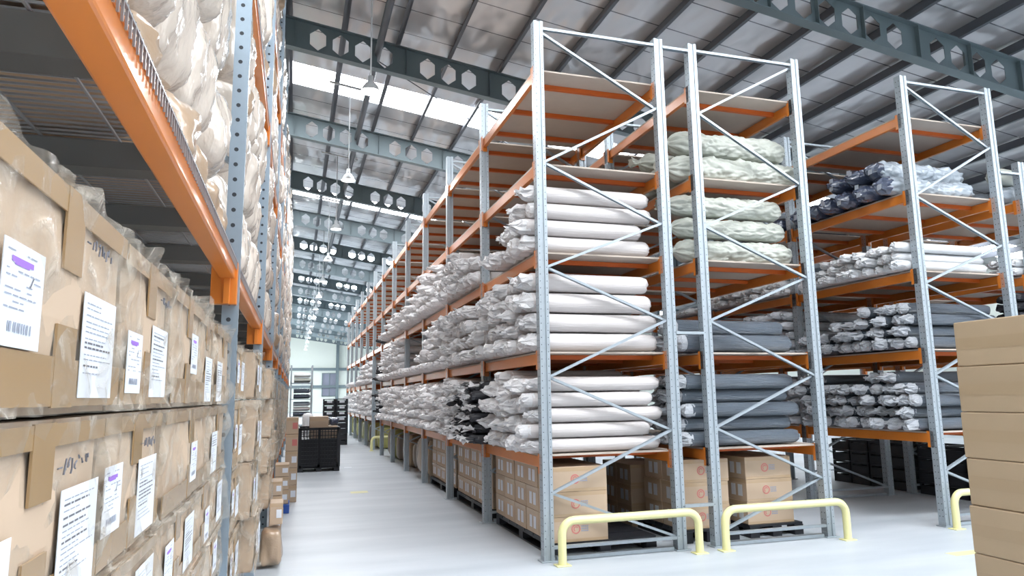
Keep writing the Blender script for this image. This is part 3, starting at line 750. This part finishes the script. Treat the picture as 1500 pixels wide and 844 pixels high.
for row, segs in ((0, [(.9,1.625,[('code',.984,1.72),('text',1.335,1.657),('pen',1.327,1.905)]), (1.645,2.21,[('code',1.685,1.668),('text',1.945,1.66),('pen',2.03,1.9)]),
                       (2.23,2.85,[('code',2.58,1.74)]), (2.87,3.35,[('text',3.06,1.645)]), (3.37,4.06,[('text',3.42,1.645)])]),
                  (1, [(.85,1.54,[('code',.945,1.345),('text',1.29,1.335),('pen',1.262,1.535)]), (1.56,2.18,[('code',1.575,1.388),('text',1.89,1.335),('pen',1.905,1.535)]),
                       (2.2,3.25,[('code',2.72,1.37)]), (3.27,4.06,[('text',3.42,1.33)])]),
                  (2, [(1.3,2.15,[('text',1.9,1.08)]), (2.17,2.98,[('code',2.34,1.095),('text',2.72,1.07)]), (3.0,3.52,[('code',3.3,1.06)]), (3.54,4.06,[('text',3.7,1.08)])]),
                  (3, [(2.5,3.3,[('code',3.0,.83)]), (3.32,4.06,[('code',3.7,.85)])])):
    for i, (a, b, it) in enumerate(segs): a_carton(a, b, row, 0, i, rnd.uniform(-.004, .012), 2, it)
PA, A2 = 2.95, 4.17
for bi in range(1, 9):
    ys = A2+PA*(bi-1)+.08; ye = A2+PA*bi-.08
    for row in range(4):
        y = ys+rnd.uniform(0, .06); i = 0
        while y < ye-.45:
            w = min(rnd.uniform(.5, .82), ye-y)
            if ye-y-w < .35: w = ye-y
            if not (row == 0 and rnd.random() < .2 and bi > 1): a_carton(y, y+w-.02, row, bi, i, rnd.uniform(0, .03)+(.09 if i % 3 == 1 and bi < 3 else 0)+.003*bi, 2 if bi < 2 else (1 if bi < 5 else 0))
            y += w; i += 1

# the wire-deck rack itself
rk_a = root('pallet_rack', 'orange and blue-grey rack with wire decks along the aisle, full of wrapped cartons', 'rack', (0,0,0), A_ROT)
HA = 7.5
pa = post_mesh_round(HA)
LA = [.525, 2.405, 4.36, 5.73]
for i in range(10):
    y = A2+PA*i
    fr = put('upright_frame', None, rk_a, (0, y, 0))
    put('upright_post', pa, fr, (XA+.0, 0, 0)); put('upright_post', pa, fr, (XA-1.15, 0, 0)); put('foot_plate', foot_me, fr, (XA,0,0))
    if i < 4:
        for j in range(5): MB().bar((XA-.04,0,.4+1.3*j),(XA-1.11,0,1.0+1.3*j), .03, .04, (0,-1,0)).build('brace', blue_galv, fr)
def a_beam(len_):
    mb = MB().bevbox(-.06, .022, .05, len_-.05, -.092, 0, .008)
    mb.box(.0, .026, .05, len_-.05, -.03, -.022)
    return mb.mesh('shelf_beam', orange)
conn = MB().bevbox(-.1,-.03,-.055,0,-.235,0,.004).bevbox(-.035,.0,-.068,0,-.235,0,.004).bevbox(-.004,.035,-.055,0,-.235,0,.004).mesh('beam_connector', orange)
bm_a = a_beam(PA); bm_a0 = a_beam(3.75)
def wire_deck(y0, y1, z, dense, parent):
    mb = MB(); st = .034 if dense else .07; y = y0+.03; r = .0028
    while y < y1-.03:
        mb.bar((XA-1.12,y,z),(XA+.032,y,z), .0055, .0055); mb.bar((XA+.03,y,z+.002),(XA+.03,y,z-.05), .005, .005, (0,1,0)); y += st
    for x in [XA+.03]+[XA-.15-.2*j for j in range(5)]: mb.bar((x,y0+.02,z-.006),(x,y1-.02,z-.006), .006, .006)
    o = mb.build('wire_deck', wiremat, parent)
    ny = 4 if y1-y0 < 3.2 else 5
    for j in range(ny):
        yy = y0+(y1-y0)*(j+.5)/ny
        MB().add([(XA-1.1,yy-.1,z-.012),(XA-.06,yy-.1,z-.012),(XA-.06,yy-.045,z-.075),(XA-1.1,yy-.045,z-.075),(XA-1.1,yy+.045,z-.075),(XA-.06,yy+.045,z-.075),(XA-.06,yy+.1,z-.012),(XA-1.1,yy+.1,z-.012)],
                 [(0,1,2,3),(3,2,5,4),(4,5,6,7)]).build('deck_channel', channel, o)
for i in range(-1, 9):
    y0 = A2+PA*i if i >= 0 else A2-3.75
    pl = PA if i >= 0 else 3.75
    for li, z in enumerate(LA):
        if i == -1 and li != 1: continue
        if i == 0 and li == 3: continue
        for x in (XA, XA-1.15): put('shelf_beam', bm_a if i >= 0 else bm_a0, rk_a, (x, y0, z-.006))
        if i < 3: wire_deck(y0+.05, y0+pl-.05, z, i < 1, rk_a)
        if i >= 0 or True:
            put('beam_connector', conn, rk_a, (XA, y0+pl-.045, z-.006))
# dark pallets' worth of brown stock lying on the wire deck: each a bundle
def bundle_mesh(lx, ly, lz, seed, m, n=(7, 9, 9), lump=.12):
    mb = MB()
    def P(u, v, w):
        a, b, c = u*2-1, v*2-1, w*2-1
        k_ = (abs(a)**5+abs(b)**5+abs(c)**5)**.2 or 1
        mx = max(abs(a), abs(b), abs(c)); s_ = mx/k_
        q = Vector((a*s_, b*s_, c*s_)); nn = 1-lump*(.5+.5*noise.noise(Vector((q.x*1.1+seed*3.1, q.y*1.4, q.z*.8))))-.05*abs(noise.noise(Vector((q.x*3, q.y*4+seed*2.3, q.z*1.2))))-.02*(.5+noise.noise(q*5))
        nn = min(nn, 1.0)
        return (q.x*lx/2*nn, q.y*ly/2*nn, lz/2+q.z*lz/2*(nn*.6+.4))
    def face(fn, a, b):
        vs = [fn(i/a, j/b) for j in range(b+1) for i in range(a+1)]
        mb.add([P(*v) for v in vs], [(j*(a+1)+i, j*(a+1)+i+1, (j+1)*(a+1)+i+1, (j+1)*(a+1)+i) for j in range(b) for i in range(a)], 0, True)
    face(lambda s, t: (1,s,t), n[1], n[2]); face(lambda s, t: (0,1-s,t), n[1], n[2]); face(lambda s, t: (s,0,t), n[0], n[2]); face(lambda s, t: (1-s,1,t), n[0], n[2])
    face(lambda s, t: (s,t,1), n[0], n[1]); face(lambda s, t: (1-s,t,0), n[0], n[1])
    return mb.mesh('wrapped_bundle', m)
BUND = [bundle_mesh(1.0, .5, .6, i, cream, (12, 18, 18), .22) for i in range(6)]; BUNB = [bundle_mesh(1.0, .5, .34, 20+i, kraft_bundle, (12, 16, 12), .2) for i in range(3)]
for bi in range(0, 9):
    ys = A2+PA*(bi-1)+.07; ti = [0]*6
    for li in (1, 2, 3):
        z_lo = LA[li]+.014; z_hi = LA[li+1]-.125 if li < 3 else 7.3
        for ci in range(5):
            y = ys+.285+.555*ci
            if bi == 0 and (y < 1.2 or li > 1): continue
            zz = z_lo
            while z_hi-zz > .3:
                if zz > 1.65+.85*y: break
                brown = (bi == 0 and ti[ci] == 0) or rnd.random() < .04
                hh = (.34 if brown else .6)*rnd.uniform(.9, 1.05); hh = min(hh, z_hi-zz)
                if z_hi-zz-hh < .3: hh = z_hi-zz if z_hi-zz < .8 else hh
                o = put('wrapped_bundle', rnd.choice(BUNB if brown else BUND), None, A(XA-.49+rnd.uniform(-.02,.03)+(.03+.012*bi if bi else 0), y, zz), (0,0,A_ROT+rnd.choice((0,pi))), (1, 1.06, hh/(.34 if brown else .6)))
                tag(o, '%s bundle, %s from near post, tier %s, %s above wire deck' % ('brown film-wrapped' if brown else 'cream film-wrapped', ORD[ci], NUM[ti[ci]], BAYN[bi]), 'bundle', 'film-wrapped bundles above the wire deck')
                zz += hh+.003; ti[ci] += 1

# printed cartons in the open (logo face towards the cross aisle)
def logo(mb, x, y, z, s, mi_r, mi_k):
    n = 14
    for a0, a1, r0, r1 in ((0, 2*pi, .75, 1.0), (.6, 4.2, .35, .55)):
        vs = []; 
        for i in range(n+1):
            t = a0+(a1-a0)*i/n; vs += [(x+s*r0*cos(t), y, z+s*r0*sin(t)), (x+s*r1*cos(t), y, z+s*r1*sin(t))]
        mb.add(vs, [(2*i, 2*i+1, 2*i+3, 2*i+2) for i in range(n)], mi_r)
    for i in range(3):
        zz = z+s*.35-i*s*.45
        for j in range(4): mb.add([(x+s*1.2+j*s*.42,y,zz),(x+s*1.2+j*s*.42+s*.32,y,zz),(x+s*1.2+j*s*.42+s*.32,y,zz+s*.28),(x+s*1.2+j*s*.42,y,zz+s*.28)], [(0,1,2,3)], mi_k)
def printed_carton(lx, ly, lz):
    """origin at lower -X,-Y corner; logo on -Y face, two labels on -X face"""
    parts = []
    parts.append(('carton_body', MB().bevbox(0, lx, 0, ly, 0, lz, .006).mesh('carton_body', carton), (0,0,0)))
    t = MB().box(.004, lx-.004, -.0015, 0, lz-.045, lz-.004).box(.004, lx-.004, -.0015, 0, .0, .03).box(-.0015, 0, .004, ly-.004, lz-.045, lz-.004)
    parts.append(('parcel_tape', t.mesh('parcel_tape', tape_c), (0,0,0)))
    lg = MB(); logo(lg, lx*.42, -.003, lz*.5, .05, 0, 1); parts.append(('printed_logo', lg.mesh('printed_logo', [red_i, ink]), (0,0,0)))
    for y in (ly*.2, ly*.52):
        parts.append(('paper_label', MB().box(-.002, 0, y, y+.085, lz*.22, lz*.74).mesh('paper_label', paper), (0,0,0)))
    return parts
def make_carton(parts, label, loc, rz=0, group=None, name='printed_carton'):
    r = root(name, label, 'carton', loc, rz, group)
    for nm, me, l in parts: put(nm, me, r, l)
    return r
PC = printed_carton(.63, .415, .252)
def pallet_mesh(lx, ly):
    mb = MB()
    for i in range(7): mb.box(0, lx, ly*i/7+.01, ly*(i+1)/7-.01, .115, .14)
    for i in range(3):
        x = (lx-.12)*i/2
        mb.box(x, x+.12, 0, ly, .0, .018); mb.box(x, x+.12, 0, ly, .095, .116)
        for j in range(3): y = (ly-.14)*j/2; mb.box(x, x+.12, y, y+.14, .018, .1)
    return mb.mesh('pallet', black_pl)
PAL = pallet_mesh(1.2, 2.1)
HGT = ['bottom', 'middle', 'top']
for bi in range(3):
    y0 = D0+PB*bi+.1
    o = put('pallet', PAL, None, (XB[0]+.09, y0+.02, 0)); tag(o, 'black slatted plastic pallet under the cartons in the %s bay of the long rack' % ORD[bi], 'pallet', 'black pallets')
    for ci in range(5):
        for ri in range(3):
            make_carton(PC, 'printed brown carton, %s from near post, %s layer, %s bay floor, long rack' % (ORD[ci], HGT[ri], ORD[bi]), (XB[0]+.085+rnd.uniform(0,.012)+(0.02*bi), y0+.012+.427*ci, .142+.2535*ri), 0, 'printed cartons under the white rolls')
# second rack floor stock
PAL2 = pallet_mesh(.72, 1.1)
for si, (x, tag_) in enumerate(((4.2, 'beside the twin posts'), (5.07, 'beside the outer post'))):
    o = put('pallet', PAL2, None, (x-.02, D0+.22, 0)); tag(o, 'black plastic pallet under the sack rack, %s' % tag_, 'pallet', 'black pallets')
    for ci in range(2):
        for ri in range(3):
            make_carton(PC, 'printed brown carton under the sack rack, %s stack %s, %s layer' % (['front', 'rear'][ci], tag_, HGT[ri]), (x+rnd.uniform(-.012,.012), D0+.27+.44*ci, .142+.2535*ri), 0, 'printed cartons under the sacks')
for ci in range(2):
    for ri in range(3):
        make_carton(PC, 'shaded carton deep between the racks, %s stack, %s layer' % (ORD[ci], HGT[ri]), (4.12, 8.345+.43*ci, .0025+.2535*ri), 0, 'shaded cartons deep under the sacks')
# floor stock of the farther bays
def upright_pack(x, y, lx, ly, lz, m, label, group, nm='wrapped_pack', seed=1):
    o = put(nm, bundle_mesh(lx, ly, lz, seed, m, (4,4,6), .05), None, (x+lx/2, y+ly/2, .0)); o.data.name = nm
    tag(o, label, 'pack', group)
pk = 0
for bi in (3, 4, 5, 7, 8, 9, 10, 11):
    y = D0+PB*bi+.12; ye = D0+PB*(bi+1)-.12; j = 0
    while y < ye-.3:
        w = rnd.uniform(.3, .5); h = rnd.uniform(.6, .86); m = (carton_d, taupe, cream)[rnd.randrange(3)] if bi < 5 else (olive, taupe, olive)[rnd.randrange(3)]
        cn = {'kraft_board': 'brown', 'taupe_wrap': 'grey-brown', 'cream_bundle_film': 'cream', 'olive_cover': 'olive'}[m.name]
        pk += 1
        upright_pack(XB[0]+.1+rnd.uniform(0,.1), y, .8, min(w, ye-y), h, m, 'upright %s pack on the floor of the long rack, %s in, %s bay' % (cn, ORD[j], ORD[bi]), 'upright packs under the long rack', seed=pk)
        y += w+.02; j += 1
# tall stack of plain cartons by the cross aisle
def plain_carton(lx, ly, lz):
    parts = [('carton_body', MB().bevbox(0, lx, 0, ly, 0, lz, .007).mesh('carton_body', carton_d), (0,0,0))]
    t = MB().box(-.0015, .0, .01, ly-.01, lz*.5-.035, lz*.5+.035).box(-.0012, 0, .002, ly-.002, lz*.47, lz*.475)
    parts.append(('parcel_tape', t.mesh('parcel_tape', tape_k), (0,0,0)))
    return parts
BX = plain_carton(.6, .78, .272)
o = put('pallet', pallet_mesh(.66, .84), None, (3.86, 2.58, 0), (0,0,-.03)); tag(o, 'black pallet beneath the tall stack of plain cartons', 'pallet', 'black pallets')
for i in range(7):
    make_carton(BX, 'plain brown carton, %s from the top of the tall stack beside the cross aisle' % ORD[6-i] if i < 6 else 'plain brown carton, topmost of the tall stack beside the cross aisle',
                (3.86+rnd.uniform(-.006,.006)+.008*i, 2.6+rnd.uniform(-.006,.006), .142+.2745*i), -.03, 'tall stack of plain cartons', 'plain_carton')

# goods standing on the floor by the wire-deck rack
def small_stack(x0, x1, y, zs, words_, d=.4, red=False):
    for i, (z0, z1) in enumerate(zs):
        lx = x1-x0; p = [('carton_body', MB().bevbox(0, lx, 0, d, 0, z1-z0-.003, .006).mesh('carton_body', carton), (0,0,0)),
             ('parcel_tape', MB().box(.0, lx, -.0015, 0, (z1-z0)*.8, (z1-z0)*.95).mesh('parcel_tape', tape_c), (0,0,0))]
        lb = MB().box(lx*.52, lx*.92, -.003, 0, (z1-z0)*.3, (z1-z0)*.68)
        p.append(('carton_label', lb.mesh('carton_label', red_i if red and i >= len(zs)-2 else paper), (0,0,0)))
        make_carton(p, 'small brown carton, %s of the %s' % (['bottom one', 'second up', 'third up', 'fourth up', 'top one'][i if i < len(zs)-1 else 4], words_), A(x0, y, z0), A_ROT, 'cartons stacked on the floor by the wire-deck rack', 'small_carton')
small_stack(-.285, -.14, 9.6, [(0,.24),(.243,.45),(.453,.63)], 'low floor stack by the third wire-rack post')
small_stack(-.27, -.075, 11.2, [(.13,.33),(.333,.52),(.523,.7)], 'floor stack on the blue pallet')
small_stack(-.15, .045, 12.3, [(0,.27),(.273,.54),(.543,.81),(.813,1.08),(1.083,1.35)], 'tall floor stack with red print', .5, True)
o = MB().bevbox(-.33,-.07,0,.5,.085,.127,.006).bevbox(-.33,-.25,0,.1,0,.09,.006).bevbox(-.15,-.07,0,.1,0,.09,.006).bevbox(-.33,-.25,.4,.5,0,.09,.006).bevbox(-.15,-.07,.4,.5,0,.09,.006).build('pallet', blue_pl, None, A(.015, 11.15, 0)); tag(o, 'small blue plastic pallet on the floor beside the wire-deck rack', 'pallet')
o = put('kraft_bundle', bundle_mesh(.25, .5, .4, 77, kraft_bundle, (10,14,12), .42), None, A(-.2, 7.78, 0)); tag(o, 'slumped kraft-paper bundle on the floor at the foot of the wire-deck rack', 'bundle')
small_stack(-.225, -.1, 7.72, [(.405,.62)], 'kraft bundle at the wire rack foot', .3)

# black lattice bulk container in the aisle
def lattice_container():
    r = root('bulk_container', 'black lattice plastic bulk container standing in the main aisle', 'container', (.14, 17.1, 0))
    lx, ly, h = .93, 1.15, .98
    def wall(nm, fn, L):
        mb = MB(); n = 14
        for i in range(n+1):
            u = L*i/n; mb.box(*fn(u-.008, u+.008, .1, h))
        for j in range(11): z = .1+(h-.1)*j/10; mb.box(*fn(0, L, z-.009, z+.009))
        mb.box(*fn(0, L, h-.05, h)); mb.box(*fn(0, L, .1, .16)); mb.box(*fn(0,.06,.1,h)); mb.box(*fn(L-.06,L,.1,h)); mb.box(*fn(L/2-.03,L/2+.03,.1,h))
        mb.build(nm, black_pl, r)
    wall('lattice_wall', lambda a,b,c,d: (a,b,0,.03,c,d), lx); wall('lattice_wall', lambda a,b,c,d: (a,b,ly-.03,ly,c,d), lx)
    wall('lattice_wall', lambda a,b,c,d: (0,.03,a,b,c,d), ly); wall('lattice_wall', lambda a,b,c,d: (lx-.03,lx,a,b,c,d), ly)
    b = MB().box(0,lx,0,ly,.08,.11)
    for x in (0, lx/2-.06, lx-.12): b.box(x,x+.12,0,ly,0,.085)
    b.build('base', black_pl, r)
lattice_container()
inner = MB().bevbox(0,.84,0,1.0,0,.62,.01).mesh('carton_body', carton_d)
r = root('dark_carton', 'dark box sitting inside the black lattice container', 'carton', (.185, 17.2, .112)); put('carton_body', MB().bevbox(0,.84,0,1.0,0,.62,.01).mesh('carton_body', black_pl), r); 
pc2 = [('carton_body', MB().bevbox(0,.42,0,.6,0,.5,.006).mesh('carton_body', carton), (0,0,0)), ('parcel_tape', MB().box(0,.42,-.002,0,.4,.46).mesh('parcel_tape', tape_c), (0,0,0))]
make_carton(pc2, 'brown carton standing proud of the black lattice container', (.39, 17.25, .735))
pc3 = [('carton_body', MB().bevbox(0,.2,0,.6,0,.3,.006).mesh('carton_body', carton), (0,0,0))]
o = MB().bevbox(0,.2,0,.8,0,.27,.008).build('small_carton', carton, None, (.82, 17.25, .735)); tag(o, 'low brown carton at the aisle corner of the lattice container', 'carton')
o = put('plastic_bag', bundle_mesh(.26, .5, .2, 88, navy_roll, lump=.3), None, (.95, 17.6, 1.006)); tag(o, 'crumpled grey plastic bag lying on top of the low carton in the container', 'bag')

# far end of the aisle
rk_f = root('storage_shelf', 'distant grey shelf of folded cloth rolls at the far end of the main aisle', 'shelf', (-.1, 30, 0))
for x in (0, .82):
    for y in (0, 1): MB().box(x-.03,x+.03,y-.03,y+.03,0,3.0).build('shelf_post', galv, rk_f)
for z in (.25, .95, 1.65, 2.3): MB().box(-.03,.85,-.03,1.03,z-.04,z).build('shelf_board', galv, rk_f)
fm = [clear_white, silver_roll, navy_roll, clear_white, white_roll]
for i, (z, m, cn) in enumerate(((.25,clear_white,'white'),(.45,silver_roll,'silver'),(.95,navy_roll,'navy'),(1.15,white_roll,'ivory'),(1.35,silver_roll,'silver'),(1.65,navy_roll,'navy'),(1.87,navy_roll,'navy'),(2.3,sage,'sage'),(2.5,clear_white,'white'))):
    o = put('cloth_roll', make_roll((m, m), 300+i, 12, .72, 'flat', 5)[0], None, (-.06, 30.4, z+.1), None, (1, .35, .095)); tag(o, '%s cloth roll lying on the distant grey shelf, %s from the bottom' % (cn, ORD[i]), 'cloth roll', 'cloth rolls on the distant shelf')
def crate_mesh(lx, ly, lz):
    mb = MB(); t = .02
    mb.box(0,lx,0,ly,0,t)
    for a in ((0,lx,0,t),(0,lx,ly-t,ly),(0,t,0,ly),(lx-t,lx,0,ly)):
        mb.box(*a, t, lz-.06); mb.box(a[0]-.0 if a[0] else 0, a[1], a[2], a[3], lz-.03, lz)
    for x in (0, lx-t*2):
        for y in (0, ly-t*2): mb.box(x,x+t*2,y,y+t*2,0,lz)
    return mb.mesh('crate_body', black_pl)
CR = crate_mesh(.42, .6, .2)
for cx in range(2):
    for ri in range(8):
        r = root('plastic_crate', 'black plastic crate in the distant stacks, %s stack from the racks, %s up' % (['second','first'][cx], ORD[ri]), 'crate', (1.05+.44*cx, 26.5, .205*ri), 0, 'black crates at the aisle end')
        put('crate_body', CR, r)
        if ri > 3: MB().box(.12,.3,-.004,-.001,.06,.13).build('paper_label', paper, r)
for i, (x, y, s) in enumerate(((.55, 27.5, .9), (.95, 29, .8))):
    o = put('wrapped_bundle', bundle_mesh(.55, .6, 1.3, 90+i, clear_white, lump=.25), None, (x, y, 0), None, (s,s,s)); tag(o, 'white film-wrapped heap %s the distant crates' % ['in front of', 'behind'][i], 'bundle')
# black crates under the hindmost rack
CR2 = crate_mesh(.6, .42, .19)
for cx in range(9):
    for ri in range(4):
        r = root('plastic_crate', 'black crate on the floor under the hindmost rack, %s stack in, %s up' % (ORD[cx], ORD[ri]), 'crate', (9.72, 7.08+.443*cx+(.14 if cx > 4 else 0), .195*ri), 0, 'black crates under the hindmost rack')
        put('crate_body', CR2, r)
# floor marks
for i, (x, y, lx, ly, m) in enumerate(((6.4, 5.75, .5, .14, yellow), (1.02, 13.0, .3, .25, yellow), (1.22, 17.7, .18, .2, paper))):
    k += 1; struct(MB().box(x, x+lx, y, y+ly, 0, .0015).build('trim_%d' % k, m))

# ------------------------------------------------------------------ daylight
w = bpy.data.worlds.new('world'); scn.world = w; w.use_nodes = True
bg = w.node_tree.nodes['Background']; bg.inputs[0].default_value = (.93, .96, 1, 1); bg.inputs[1].default_value = .85
